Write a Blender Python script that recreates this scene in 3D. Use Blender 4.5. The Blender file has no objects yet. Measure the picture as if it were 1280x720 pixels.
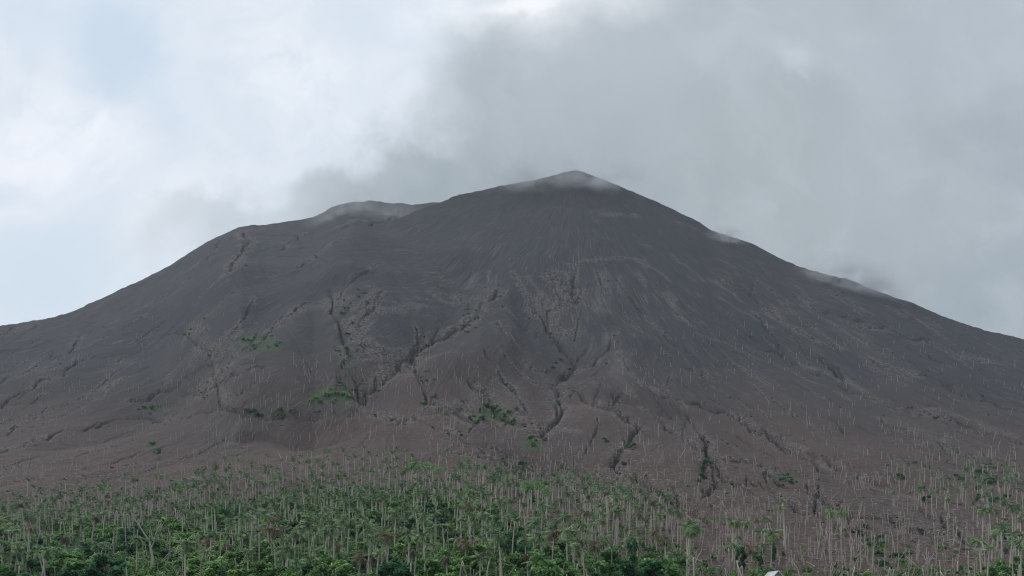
import bpy, math, random
import numpy as np
rng = np.random.default_rng(7); random.seed(7)
R = math.radians
col = bpy.context.scene.collection
sc = bpy.context.scene

# ---------------------------------------------------------------- camera
F, H, ZC = 1108.0, 760.0, 3.0          # focal in photo pixels, horizon row, eye height
cam = bpy.data.cameras.new('camera'); camo = bpy.data.objects.new('camera', cam); col.objects.link(camo)
cam.sensor_width = 36; cam.lens = 36 * F / 1280; cam.shift_y = (H - 360) / 1280
cam.clip_start = 0.5; cam.clip_end = 60000
camo.location = (0, 0, ZC); camo.rotation_euler = (R(90), 0, 0); sc.camera = camo

# ---------------------------------------------------------------- helpers
def hash2(ix, iy, seed):
    h = (ix * 374761393 + iy * 668265263 + seed * 974634777) & 0xFFFFFFFF
    h = ((h ^ (h >> 13)) * 1274126177) & 0xFFFFFFFF
    return ((h ^ (h >> 16)) & 0xFFFF) / 65535.0
def noise2(x, y, seed=0):
    ix = np.floor(x).astype(np.int64); iy = np.floor(y).astype(np.int64)
    fx = x - ix; fy = y - iy
    fx = fx * fx * fx * (fx * (fx * 6 - 15) + 10); fy = fy * fy * fy * (fy * (fy * 6 - 15) + 10)
    a = hash2(ix, iy, seed); b = hash2(ix + 1, iy, seed); c = hash2(ix, iy + 1, seed); d = hash2(ix + 1, iy + 1, seed)
    return ((a * (1 - fx) + b * fx) * (1 - fy) + (c * (1 - fx) + d * fx) * fy) * 2 - 1
def fbm(x, y, seed=0, oct=4, gain=.5):
    s = 0; a = 1; t = 0
    for o in range(oct):
        s = s + a * noise2(x * 2**o + 17.3 * o, y * 2**o - 9.1 * o, seed + o); t += a; a *= gain
    return s / t
def sstep(a, b, x):
    t = np.clip((x - a) / (b - a), 0, 1); return t * t * (3 - 2 * t)
def tag(o, label=None, cat=None, group=None, kind=None):
    if label: o['label'] = label
    if cat: o['category'] = cat
    if group: o['group'] = group
    if kind: o['kind'] = kind
    return o
def mesh_np(name, V, Fc, mat, smooth=False, attrs=None):
    me = bpy.data.meshes.new(name); V = np.asarray(V, dtype=np.float32); Fc = np.asarray(Fc, dtype=np.int32)
    me.vertices.add(len(V)); me.vertices.foreach_set('co', V.ravel())
    me.loops.add(Fc.size); me.loops.foreach_set('vertex_index', Fc.ravel())
    me.polygons.add(len(Fc)); me.polygons.foreach_set('loop_start', np.arange(0, Fc.size, Fc.shape[1], dtype=np.int32))
    me.polygons.foreach_set('loop_total', np.full(len(Fc), Fc.shape[1], dtype=np.int32))
    if smooth: me.polygons.foreach_set('use_smooth', np.ones(len(Fc), dtype=bool))
    me.update(calc_edges=True)
    for k, a in (attrs or {}).items():
        a = np.asarray(a, dtype=np.float32)
        if a.ndim == 1:
            me.attributes.new(k, 'FLOAT', 'POINT').data.foreach_set('value', a)
        elif a.shape[1] == 3:
            me.attributes.new(k, 'FLOAT_VECTOR', 'POINT').data.foreach_set('vector', a.ravel())
        else:
            me.attributes.new(k, 'FLOAT_COLOR', 'POINT').data.foreach_set('color', a.ravel())
    me.materials.append(mat)
    return me
def link(name, data, parent=None, loc=None):
    o = bpy.data.objects.new(name, data); col.objects.link(o)
    if parent: o.parent = parent
    if loc is not None: o.location = loc
    return o

class N:                                # small node-building helper
    def __init__(s, tree): s.t = tree; s.nodes = tree.nodes; s.l = tree.links
    def new(s, typ, **kw):
        n = s.nodes.new(typ)
        for k, v in kw.items(): setattr(n, k, v)
        return n
    def set(s, inp, v):
        if isinstance(v, bpy.types.NodeSocket): s.l.new(v, inp)
        elif v is not None:
            if hasattr(inp.default_value, '__len__') and not hasattr(v, '__len__'): v = (v,) * len(inp.default_value)
            if hasattr(v, '__len__') and len(inp.default_value) == 4 and len(v) == 3: v = (*v, 1)
            inp.default_value = v
    def m(s, op, a, b=None, c=None, clamp=False):
        n = s.new('ShaderNodeMath', operation=op, use_clamp=clamp)
        for i, v in enumerate((a, b, c)):
            if v is not None: s.set(n.inputs[i], v)
        return n.outputs[0]
    def vm(s, op, a, b=None, out=0):
        n = s.new('ShaderNodeVectorMath', operation=op); s.set(n.inputs[0], a)
        if b is not None: s.set(n.inputs[1], b)
        return n.outputs[out]
    def mix(s, f, a, b, blend='MIX'):
        n = s.new('ShaderNodeMix', data_type='RGBA', blend_type=blend)
        s.set(n.inputs[0], f); s.set(n.inputs[6], a); s.set(n.inputs[7], b); return n.outputs[2]
    def ss(s, x, a, b, lo=0., hi=1.):
        n = s.new('ShaderNodeMapRange', interpolation_type='SMOOTHSTEP'); s.set(n.inputs[0], x)
        n.inputs[1].default_value = a; n.inputs[2].default_value = b; n.inputs[3].default_value = lo; n.inputs[4].default_value = hi
        return n.outputs[0]
    def noise(s, vec, scale, detail=4, rough=.55, out=0, dist=0.):
        n = s.new('ShaderNodeTexNoise'); s.set(n.inputs['Vector'], vec); n.inputs['Scale'].default_value = scale
        n.inputs['Detail'].default_value = detail; n.inputs['Roughness'].default_value = rough; n.inputs['Distortion'].default_value = dist
        return n.outputs[out]
    def attr(s, name, out='Fac'):
        return s.new('ShaderNodeAttribute', attribute_name=name).outputs[out]
def material(name, rough=.9, spec=.2):
    m = bpy.data.materials.new(name); m.use_nodes = True; n = N(m.node_tree)
    b = m.node_tree.nodes['Principled BSDF']; b.inputs['Roughness'].default_value = rough
    b.inputs['Specular IOR Level'].default_value = spec
    return m, n, b

# ---------------------------------------------------------------- terrain
crest = np.array([(-900,640),(-500,560),(-200,470),(0,425),(60,412),(120,398),(200,372),(280,345),(340,326),(395,308),(440,297),(460,291),(500,272),(525,262),(552,252),(590,240),
 (615,235),(635,231),(670,225),(702,216),(718,212.5),(726,213),(745,221),(770,231),(807,246),(840,261),(875,279),(886,287),(896,290),(939,304),(985,328),(1014,338),(1057,349),
 (1090,361),(1139,379),(1188,399),(1231,413),(1280,424),(1500,490),(1800,570),(2200,650)], float)
back = np.array([(-900,600),(-500,520),(-200,445),(0,407),(40,401),(80,394),(133,370),(173,352),(213,331),(257,303),(280,292),(302,283),(333,281),(377,274),(393,271),
 (417,258),(440,252),(465,252),(515,256),(545,253),(600,252),(640,262),(720,300),(900,360),(1300,560),(2200,700)], float)
PF = np.array([0, .077, .183, .275, .413, .587, .81, 1.0])
PY = np.array([220, 290, 415, 570, 830, 1210, 1630, 2000]) / 2000.
def smooth_interp(u, tab, w=4):
    px = 640 + F * u
    return sum(np.interp(px + d * w, tab[:, 0], tab[:, 1]) for d in (-1, -.5, 0, .5, 1)) / 5
def Ysof(u): return 2000 - 300 * np.clip(np.abs(u - .07) / .58, 0, 1.6) ** 1.3
us = np.concatenate([np.linspace(-1.5, -.62, 110, endpoint=False), np.linspace(-.62, .62, 960), np.linspace(.62, 1.5, 111)[1:]])
NC = len(us); NR0, NR1, NR2, NR3 = 40, 500, 130, 40
fr = np.linspace(0, 1, NR1 + 1)
Ys = Ysof(us); yc = smooth_interp(us, crest)
rowsY, rowsF = [], []
for s in np.linspace(0, 1, NR0, endpoint=False): rowsY.append(np.full(NC, 8 + 212 * s)); rowsF.append(np.full(NC, -1.))
yprof = np.interp(fr, PF, PY)
Ynear = 150 / Ys
for i, f_ in enumerate(fr):
    yy = 220 + (Ys - 220) * (yprof[i] - yprof[0]) / (1 - yprof[0]); rowsY.append(yy); rowsF.append(np.full(NC, f_))
for s in np.linspace(0, 1, NR2 + 1)[1:]: rowsY.append(Ys + 520 * s); rowsF.append(np.full(NC, 1.))
for s in np.linspace(0, 1, NR3 + 1)[1:]: rowsY.append(Ys + 520 + 2600 * s ** 1.5); rowsF.append(np.full(NC, 1.))
Y = np.array(rowsY); FR = np.array(rowsF); U = np.broadcast_to(us, Y.shape); X = U * Y
NRt = Y.shape[0]
ycs = sum(np.interp(640 + F * us + d_, crest[:, 0], crest[:, 1]) for d_ in range(-90, 91, 10)) / 19
q_ = np.clip(FR, 0, 1) ** 7
ysc = 735 - np.clip(FR, 0, 1) * (735 - (ycs * (1 - q_) + yc * q_))
zcrest = ZC + Ys * (H - yc) / F
z = np.where(Y <= Ys + .01, ZC + Y * (H - ysc) / F, zcrest - .62 * (Y - Ys))
near = (np.interp(Y, [0, 20, 140, 220], [-3.2, -3, -1.2, 4.96]) + ZC)
z = np.where(Y < 220, near, z)
crestfade = np.clip(1 - FR, 0, 1); crestfade = np.where(FR < 0, 0, crestfade)
lowfade = sstep(220, 600, Y)
cf = sstep(0, .22, crestfade) * lowfade + np.where(Y > Ys, sstep(0, 60, Y - Ys), 0)
Xs, Yp = 140., 2000.
rr = np.hypot(X - Xs, Yp + 40 - Y) + 1; th = np.arctan2(X - Xs, Yp + 40 - Y)
wx = fbm(X / 160, Y / 160, 11, 3) * .05
# broad relief
z = z + cf * (fbm(X / 230, Y / 230, 3, 4) * 11)
z = z + cf * 7.0 * (np.abs(fbm(th * 7 + wx * 8, rr / 900, 21, 3)) - .25) * sstep(60, 500, rr)
# rills running down from the summit
ril = 1 - np.abs(noise2((th + wx * .35) * 34, rr / 700, 31)) * 1.6
ril2 = 1 - np.abs(noise2((th + wx * .3) * 90, rr / 300, 41)) * 1.6
mod = sstep(-.25, .45, fbm(X / 170, Y / 170, 51, 3))
z = z - cf * sstep(30, 350, rr) * (np.clip(ril, 0, 1) ** 3 * 1.3 * (.2 + mod) + np.clip(ril2, 0, 1) ** 3 * 1.1 * mod)
# rear rim and small western peak
YB = Ys + np.interp(640 + F * us, [0, 300, 420, 560], [230, 290, 380, 380])
yb = smooth_interp(us, back, 2); zb0 = ZC + YB * (H - yb) / F
sb = np.abs(Y - YB)
zb = zb0 - .60 * np.where(Y < YB, np.maximum(YB - Y, 0), Y - YB) + sstep(8, 110, sb) * (fbm(X / 90, Y / 90, 61, 4) * 6 - np.clip(1 - np.abs(noise2((X + .5 * Y) / 20, Y / 260, 63)) * 1.8, 0, 1) ** 2 * 2)
k = 14.
hh = np.clip(.5 + .5 * (zb - z) / k, 0, 1)
isB = hh
z = np.where(Y > 900, z * (1 - hh) + zb * hh + k * hh * (1 - hh) * .5, z)
z = np.maximum(z, -1.5 + 0 * z)

def make_lookup():
    scr = H - F * (z - ZC) / Y
    return np.minimum.accumulate(scr, axis=0)
CM = make_lookup()
def unproj(px, py):
    u = (px - 640) / F; c = int(np.clip(np.searchsorted(us, u), 1, NC - 1))
    if abs(us[c - 1] - u) < abs(us[c] - u): c -= 1
    cm = CM[:, c]; i = int(np.clip(np.searchsorted(-cm, -py), 1, NRt - 1))
    a, b = cm[i - 1], cm[i]; t = 0 if a == b else float(np.clip((a - py) / (a - b), 0, 1))
    yy = Y[i - 1, c] * (1 - t) + Y[i, c] * t
    return u * yy, yy
def subdiv(pts, amp, it=3):
    p = [np.array(q, float) for q in pts]
    for k_ in range(it):
        o = [p[0]]
        for a, b in zip(p[:-1], p[1:]):
            d = b - a; L = np.hypot(*d); n = np.array([-d[1], d[0]]) / (L + 1e-6)
            o += [(a + b) / 2 + n * random.uniform(-1, 1) * amp * L, b]
        p = o
    return p
def polydist(wpts, reach):              # distance to a line, on the part of the grid near it
    w = np.array(wpts); lo = w.min(0) - reach; hi = w.max(0) + reach
    r_ok = np.where((Y.max(1) >= lo[1]) & (Y.min(1) <= hi[1]))[0]
    y1, y0 = hi[1], max(lo[1], 5)
    ulo = min(lo[0] / y0, lo[0] / y1); uhi = max(hi[0] / y0, hi[0] / y1)
    c_ok = np.where((us >= ulo - .003) & (us <= uhi + .003))[0]
    if not len(r_ok) or not len(c_ok): return (slice(0, 1), slice(0, 1)), np.full((1, 1), 1e9)
    sl = (slice(r_ok[0], r_ok[-1] + 1), slice(c_ok[0], c_ok[-1] + 1)); d = np.full(X[sl].shape, 1e9); xx, yy = X[sl], Y[sl]
    for a, b in zip(w[:-1], w[1:]):
        dx, dy = b - a; L2 = dx * dx + dy * dy + 1e-9
        t = np.clip(((xx - a[0]) * dx + (yy - a[1]) * dy) / L2, 0, 1)
        d = np.minimum(d, (xx - a[0] - t * dx) ** 2 + (yy - a[1] - t * dy) ** 2)
    return sl, np.sqrt(d)
n30, n24, n45 = noise2(X / 30, Y / 30, 73), sstep(-.5, .5, noise2(X / 24, Y / 24, 79)), sstep(-.3, .4, noise2(X / 45, Y / 45, 78))
def wline(pts, amp=.12, it=2): return [unproj(*q) for q in subdiv(pts, amp, it)]

# wide valleys (negative) and ridges (positive): image line, width m, height m
broad = [
 ([(570,330),(592,380),(540,432),(490,465),(455,505),(425,522)], 42, -17),
 ([(412,365),(425,430),(448,500)], 30, -13),
 ([(665,385),(700,430),(712,465),(690,530),(720,560),(790,610)], 34, -12),
 ([(335,385),(290,430),(235,470),(180,515),(100,545)], 34, -12),
 ([(960,425),(1000,445),(1080,490),(1200,525),(1290,560)], 28, -8),
 ([(780,500),(870,515),(940,545),(1010,572),(1110,605)], 22, -6),
 ([(590,470),(620,510),(650,550),(700,580)], 20, -7),
 ([(440,300),(405,340),(378,400),(362,450),(340,490)], 48, 13),
 ([(610,300),(650,350),(632,420),(575,455)], 45, 8),
 ([(560,425),(525,465),(500,515),(470,540)], 26, 9),
 ([(660,440),(648,500),(660,540)], 34, 8),
 ([(300,345),(220,380),(140,430),(60,480),(0,500)], 60, 10),
 ([(860,300),(960,380),(1060,430),(1200,480)], 40, 7),
 ([(790,430),(760,470),(745,520)], 28, 7),
]
for pts, w, h in broad:
    sl, d = polydist(wline(pts, .05, 1), w * 4.5)
    z[sl] += h * 1.6 * np.exp(-(d / (w * 1.45)) ** 2) * (FR[sl] < 1)
CM = make_lookup()
# incised gullies: line, half width m, depth m
gul = [
 ([(622,362),(600,380),(585,402),(548,424),(520,440),(495,462),(470,482),(455,505)], 4.2, 9),
 ([(412,362),(418,395),(430,428),(440,455),(447,482),(452,505)], 4, 7),
 ([(540,424),(515,438),(520,455)], 4, 7), ([(455,395),(470,375),(480,362)], 4, 7),
 ([(452,505),(440,512),(500,525),(545,535),(600,556),(640,572)], 2.6, 4.5),
 ([(520,458),(526,478),(534,500),(560,515),(600,532)], 3.4, 7),
 ([(585,474),(600,486),(612,500),(625,520),(660,530)], 3.2, 6),
 ([(668,388),(682,405),(694,422),(708,440),(720,455),(712,466),(696,478)], 4.6, 9),
 ([(650,452),(665,462),(690,476)], 3, 6),
 ([(764,418),(760,438),(742,455),(715,466),(694,480),(698,500),(704,512),(690,530),(676,545)], 3.6, 7),
 ([(728,496),(750,508),(775,520),(800,532),(788,548),(772,566),(765,580),(800,600),(850,630),(885,650)], 3, 7),
 ([(780,492),(768,502),(760,512)], 2.5, 5),
 ([(808,482),(850,498),(895,515),(940,538),(975,553),(1010,572),(1060,596),(1110,604)], 3, 6),
 ([(858,460),(880,468),(905,476)], 3, 6),
 ([(1028,450),(1045,462),(1064,482)], 3.8, 8),
 ([(955,438),(985,452),(1020,468),(1060,488),(1110,505),(1180,520),(1240,540),(1290,556)], 3, 6),
 ([(1150,468),(1180,480),(1215,496),(1250,508),(1290,520)], 3.6, 7),
 ([(1090,450),(1115,460),(1140,470)], 3, 4), ([(1160,442),(1178,452),(1190,458)], 3, 6),
 ([(1050,395),(1090,408),(1120,412),(1155,422),(1185,436),(1230,450)], 4, 6),
 ([(1000,375),(1040,390),(1080,402)], 3.5, 5),
 ([(860,520),(875,540),(882,560),(878,585),(895,600),(880,620)], 2.4, 5),
 ([(882,560),(915,575),(960,590),(1000,612),(1040,632),(1080,645),(1130,662),(1175,672),(1230,682),(1285,690)], 2.2, 4.5),
 ([(960,545),(1000,560),(1040,580),(1075,590)], 2, 4), ([(1150,635),(1180,650),(1190,665)], 1.8, 3.5),
 ([(380,378),(352,395),(340,412),(322,430),(300,440),(268,452),(240,468),(205,488),(165,500)], 4, 8),
 ([(220,415),(240,422),(262,440),(268,460),(272,480),(278,508)], 3, 6),
 ([(330,458),(300,466),(262,486),(228,492)], 3, 6), ([(450,512),(400,520),(350,522),(300,512),(240,520),(180,522),(120,535),(60,550),(0,565)], 2.8, 5),
 ([(100,420),(70,446),(30,465),(0,480)], 3.6, 6), ([(120,445),(80,470),(30,490),(0,510)], 3, 5),
 ([(60,508),(20,530),(0,545)], 2.6, 4),
 ([(560,560),(620,575),(660,585)], 1.8, 3), ([(700,580),(760,610),(820,640),(870,660)], 2, 4.5),
 ([(420,470),(440,490),(450,505)], 2.4, 4), ([(1100,520),(1160,545),(1220,575),(1285,600)], 2, 4),
 ([(470,330),(440,352),(425,372)], 3, 4), ([(540,345),(560,365),(590,385)], 3, 4), ([(360,395),(330,410),(300,425)], 2.6, 5),
 ([(640,340),(655,362),(668,385)], 3.5, 4), ([(720,335),(716,352),(720,380)], 3, 5),
 ([(305,288),(312,300),(300,318),(285,340)], 5, 10), ([(428,298),(400,316),(372,334)], 4, 9), ([(350,312),(372,300),(380,290)], 4, 6), ([(275,300),(262,318),(240,335)], 4, 4), ([(500,262),(480,275),(462,282)], 5, 7),
 ([(940,600),(985,625),(1040,655),(1100,680)], 1.8, 4), ([(1180,560),(1230,580),(1285,590)], 2, 3.5),
 ([(900,350),(950,380),(1010,420),(1060,450)], 3, 4),
 ([(820,520),(850,545),(870,560),(905,600),(950,620)], 2, 4), ([(600,560),(640,590),(700,600),(740,620)], 2, 3),
]
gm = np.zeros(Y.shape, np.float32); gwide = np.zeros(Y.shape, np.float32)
hf = fbm(X / 7, Y / 7, 71, 3)
r2 = random.Random(5); trib = []
for pts, w, h in gul:
    for a_, b_ in zip(pts[:-1], pts[1:]):
        for _ in range(2):
            if r2.random() < .62:
                t = r2.random(); p0 = (a_[0] + (b_[0] - a_[0]) * t, a_[1] + (b_[1] - a_[1]) * t); L = r2.uniform(8, 34); sg = r2.choice((-1, 1))
                ux = -(p0[0] - 715) * .8 + r2.uniform(-160, 160) + sg * 120; uy = -(p0[1] - 215) - 40; q_ = math.hypot(ux, uy); ux /= q_; uy /= q_
                p1 = (p0[0] + ux * L * .5, p0[1] + uy * L * .4); p2 = (p1[0] + ux * L * .5 + r2.uniform(-4, 4), p1[1] + uy * L * .4)
                if p2[1] > 330: trib.append(([p2, p1, p0], w * r2.uniform(.35, .7), h * r2.uniform(.3, .7)))
# free drainage: lines of steepest descent from random heads
def ghz(x, y, zz):
    u = x / y; c = int(np.clip(np.searchsorted(us, u), 1, NC - 1)); return float(np.interp(y, Y[:, c], zz[:, c]))
from math import hypot
zsm = z.copy(); streams = []; occ = {}
def near_occ(x, y, me): return any(occ.get((int(x // 13) + i, int(y // 13) + j), me) != me for i in (-1, 0, 1) for j in (-1, 0, 1))
for p, w, h in gul:
    for q_ in wline(p, .02, 4): occ[(int(q_[0] // 13), int(q_[1] // 13))] = -1
for q in range(620):
    hx0, hy0 = r2.uniform(-20, 1300), r2.uniform(335, 590)
    if r2.random() < .45 or (330 < hx0 < 570): hx0 = r2.uniform(620, 1280)
    x, y = unproj(hx0, hy0); L = [(x, y)]; dx, dy = 0., -1.; st = 14.
    for k_ in range(r2.randint(12, 44)):
        if y < 330: break
        gx = (ghz(x + 18, y, zsm) - ghz(x - 18, y, zsm)); gy = (ghz(x, y + 18, zsm) - ghz(x, y - 18, zsm)); g0 = hypot(gx, gy) + 1e-6
        dx, dy = dx * .45 - gx / g0 * .55 + r2.gauss(0, .12), dy * .45 - gy / g0 * .55; g0 = hypot(dx, dy); dx /= g0; dy /= g0
        x += dx * st; y += dy * st; L.append((x, y))
        if near_occ(x, y, q): break
    if len(L) > 5:
        for x_, y_ in L: occ[(int(x_ // 13), int(y_ // 13))] = q
        streams.append((L, r2.uniform(1.1, 2.4) * (.6 + y / 1500), r2.uniform(2.2, 5.)))
allg = [(wline(p, .16, 3), w * (1.25 if p[0][0] > 790 else 1), h * (1.7 if p[0][0] > 790 else 1), len(p) > 3) for p, w, h in gul + trib] + [(L, w, h, False) for L, w, h in streams]
cut = np.zeros(Y.shape)
for wp, w, h, main in allg:
    sl, d = polydist(wp, w * 8)
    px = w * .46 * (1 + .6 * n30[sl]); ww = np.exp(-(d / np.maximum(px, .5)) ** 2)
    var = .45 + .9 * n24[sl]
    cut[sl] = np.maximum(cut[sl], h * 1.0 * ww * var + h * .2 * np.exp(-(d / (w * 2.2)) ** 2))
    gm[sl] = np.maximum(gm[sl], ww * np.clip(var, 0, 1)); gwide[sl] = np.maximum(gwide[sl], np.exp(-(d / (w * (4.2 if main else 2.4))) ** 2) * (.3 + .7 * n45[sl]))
z = z - cut
# rough broken ground round the gullies, rock scarps near the summit
rocky = np.zeros(Y.shape, np.float32)
for pts, w, st in [([(650,265),(700,260),(760,262)], 16, .25), ([(715,333),(735,327),(760,324),(785,322),(800,328)], 9, 1), ([(692,345),(712,350),(716,372),(700,380)], 26, 1), ([(800,320),(810,335)], 12, .5), ([(742,276),(765,268),(795,270)], 12, .45), ([(845,278),(868,286)], 10, .4),
                   ([(800,305),(812,308)], 8, .5), ([(0,418),(20,412),(45,405)], 14, .9), ([(300,292),(315,300),(300,322),(290,340)], 14, .6), ([(420,285),(470,275),(520,262)], 18, .6),
                   ([(470,360),(450,400),(455,430)], 18, .6), ([(470,470),(490,450)], 16, .5), ([(510,440),(560,420),(600,390)], 14, .5), ([(240,405),(260,420),(300,415)], 12, .4), ([(430,375),(500,385),(560,375),(610,365)], 40, .34), ([(450,430),(480,440)], 24, .6), ([(690,360),(700,395),(715,420)], 22, .4), ([(380,385),(330,420),(250,440)], 28, .35)]:
    sl, d = polydist(wline(pts, .1, 1), w * 3); rocky[sl] = np.maximum(rocky[sl], st * np.exp(-(d / w) ** 2))
rocky *= sstep(-.35, .3, noise2(X / 20, Y / 20, 83)) * .65 + .35
rnat = sstep(.2, .5, fbm(X / 120, Y / 300, 81, 4)) * .35 * sstep(0, .2, crestfade)
z = z + (gwide * 1.8 + rocky * 6.5 + rnat * .8) * hf * (FR > 0)
z = z + np.clip(noise2(X / 3.2, Y / 3.2, 91), .2, 1) * (gwide * 2.2 + rocky * 4) * sstep(.0, .3, noise2(X / 15, Y / 15, 92))
z = z + fbm(X / 18, Y / 18, 95, 3) * .8 * lowfade + sstep(.7, 1, FR) * (fbm(X / 9, Y / 9, 96, 3) * 1.5 + np.clip(noise2(X / 26, Y / 26, 98) - .35, 0, 1) * 5)
CM = make_lookup()
# pale sediment streaks
streak = np.zeros(Y.shape, np.float32)
for pts, w, st in [([(793,322),(812,334),(838,352)], 3, .8), ([(838,318),(860,334),(880,352)], 3, .7), ([(895,352),(915,366),(928,378)], 4, .8), ([(900,372),(940,395),(970,410)], 3, .6), ([(757,342),(754,365),(748,388)], 13, .55),
    ([(832,368),(842,385),(850,400)], 7, .75), ([(775,345),(775,365)], 6, .6), ([(756,345),(757,335)], 3, .6), ([(798,338),(808,358)], 5, .5), ([(612,338),(610,352)], 2.5, .8), ([(592,345),(585,360)], 6, .5), ([(556,366),(575,378)], 2.5, .7),
    ([(660,345),(672,362),(685,375)], 4, .6), ([(770,440),(780,460),(800,478),(830,495),(860,510)], 8, .5), ([(775,440),(772,470),(785,490)], 10, .4), ([(1000,455),(1080,490)], 5, .5), ([(560,440),(500,460),(455,500),(445,512),(470,522)], 4, .6),
    ([(694,480),(700,510),(690,535),(720,540)], 6, .6), ([(1150,510),(1200,520),(1270,545)], 5, .5), ([(880,420),(930,440),(1000,470),(1060,500)], 6, .4), ([(300,440),(270,450),(268,470),(280,500)], 4, .5), ([(320,440),(290,455),(265,470)], 5, .4),
    ([(140,430),(155,425)], 2, 1), ([(905,286),(925,296)], 3, .4), ([(945,325),(955,330)], 2, .9), ([(900,325),(920,335)], 3, .7), ([(330,470),(300,500),(250,540)], 4, .3), ([(1020,580),(1080,605),(1150,625)], 4, .4), ([(1090,655),(1140,668),(1240,685)], 3, .6)]:
    sl, d = polydist(wline(pts, .08, 2), w * 3); streak[sl] = np.maximum(streak[sl], st * np.exp(-(d / w) ** 2))
green = np.zeros(Y.shape, np.float32)
PXg = 640 + F * U; PYg = H - F * (z - ZC) / Y
lush = np.interp(PXg, [-600, 0, 60, 160, 300, 400, 520, 600, 700, 800, 860, 920, 1000, 1100, 1280, 1800], [630, 640, 648, 640, 618, 606, 606, 620, 665, 700, 725, 742, 735, 720, 700, 650])
edge = fbm(X / 25, Y / 25, 97, 3) * 22
green = np.maximum(green, sstep(-8, 18, PYg - lush + edge) * (Y < 760))
for cx, cy, rx, ry, st in [(325,428,34,16,.9),(195,512,22,8,.8),(350,515,40,8,.8),(415,495,34,14,.9),(620,518,30,14,.9),(436,445,16,22,.7),(666,556,14,10,.9),(195,560,12,6,.9),(970,600,26,10,.7),(560,430,20,10,.3),(455,395,30,30,.3),
                           (1250,600,50,40,.35),(1100,690,40,18,.7),(545,480,24,16,.35),(240,410,36,16,.25),(700,455,30,14,.3),(600,400,20,14,.3)]:
    q = np.hypot((PXg - cx) / rx, (PYg - cy) / ry); green = np.maximum(green, st * sstep(1.5, .5, q + fbm(X / 12, Y / 12, 99, 2) * .5) * (Y < Ys) * .92)
Vt = np.stack([X, Y, z], -1).reshape(-1, 3)
idx = np.arange(NRt * NC).reshape(NRt, NC)
Ft = np.stack([idx[:-1, :-1], idx[:-1, 1:], idx[1:, 1:], idx[1:, :-1]], -1).reshape(-1, 4)
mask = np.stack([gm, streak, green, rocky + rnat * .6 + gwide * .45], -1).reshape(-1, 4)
flow = np.stack([(th + wx * .5) * 60, rr * .012, 0 * rr], -1).reshape(-1, 3)

def ground_height(x, y):
    u = x / y; c = int(np.clip(np.searchsorted(us, u), 1, NC - 1)); t = np.clip((u - us[c - 1]) / (us[c] - us[c - 1]), 0, 1)
    a = np.interp(y, Y[:, c - 1], z[:, c - 1]); b = np.interp(y, Y[:, c], z[:, c]); return float(a * (1 - t) + b * t)
def at(px, py):
    x, y = unproj(px, py); return x, y, ground_height(x, y)

# ---------------------------------------------------------------- materials
mt, n, b = material('volcanic_ash', .95, .15)
pos = n.new('ShaderNodeNewGeometry').outputs['Position']
sep = n.new('ShaderNodeSeparateXYZ'); n.l.new(pos, sep.inputs[0]); pz = sep.outputs[2]
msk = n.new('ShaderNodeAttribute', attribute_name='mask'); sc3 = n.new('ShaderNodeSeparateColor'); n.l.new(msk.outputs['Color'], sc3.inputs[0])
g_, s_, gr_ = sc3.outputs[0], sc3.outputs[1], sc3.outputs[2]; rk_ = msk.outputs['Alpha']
fl = n.attr('flow', 'Vector')
big = n.noise(pos, .006, 5, .6); mid = n.noise(pos, .05, 5, .6); fine = n.noise(pos, .5, 4, .65); rill = n.noise(fl, 1.4, 5, .6); rill2 = n.noise(fl, 5, 4, .6)
hgt = n.m('ADD', pz, n.m('MULTIPLY', n.m('SUBTRACT', big, .5), 260))
spk = n.noise(pos, .32, 4, .7); spk2 = n.noise(n.vm('ADD', pos, (91, 17, 5)), .42, 4, .7)
c = n.mix(n.ss(hgt, 100, 420), (.082, .060, .054), (.041, .043, .050))
c = n.mix(n.ss(big, .45, .68, 0, .55), c, (.058, .051, .052))
c = n.mix(n.ss(n.m('ADD', rill, n.m('MULTIPLY', mid, .4)), .72, .95, 0, .40), c, (.135, .125, .12))
c = n.mix(n.ss(rill2, .55, .8, 0, .35), c, (.052, .054, .060))
c = n.mix(n.m('MULTIPLY', s_, n.ss(n.m('ADD', n.m('MULTIPLY', rill2, .6), n.m('MULTIPLY', spk, .4)), .42, .6, .05, .75)), c, (.27, .25, .235))
c = n.mix(n.m('MULTIPLY', n.ss(rk_, .12, .42), n.ss(spk, .40, .58, .05, .75)), c, (.150, .135, .128))
sf = n.new('ShaderNodeSeparateXYZ'); n.l.new(fl, sf.inputs[0]); upz = n.m('MULTIPLY', n.ss(sf.outputs[1], 10.5, 6.5), n.ss(big, .35, .55, .4, 1))
rill3 = n.noise(n.vm('MULTIPLY', fl, (1, .35, 1)), 3.6, 4, .65)
c = n.mix(n.m('MULTIPLY', upz, n.ss(rill3, .55, .66, 0, .75)), c, (.15, .145, .145))
c = n.mix(n.m('MULTIPLY', upz, n.ss(rill3, .46, .34, 0, .7)), c, (.024, .025, .030))
rkm = n.m('MULTIPLY', rk_, n.ss(spk, .52, .6), clamp=True)
c = n.mix(n.m('MULTIPLY', rkm, .85), c, (.25, .235, .225))
c = n.mix(n.m('MULTIPLY', n.m('MULTIPLY', rk_, n.ss(spk2, .53, .6), clamp=True), .9), c, (.03, .031, .033))
c = n.mix(n.m('MULTIPLY', g_, n.ss(spk, .4, .6, 1., .5)), c, (.018, .019, .020))  # gully cores: shade of the incised walls and dark plants painted into the colour
low = n.m('MULTIPLY', n.ss(pz, 60, 230, 1, 0), .8)
c = n.mix(n.m('MULTIPLY', low, n.ss(spk, .56, .66)), c, (.26, .225, .20))
c = n.mix(n.m('MULTIPLY', low, n.ss(spk2, .55, .63)), c, (.040, .038, .035))
gc = n.mix(n.ss(mid, .35, .65), (.020, .045, .020), (.055, .10, .036))
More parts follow.
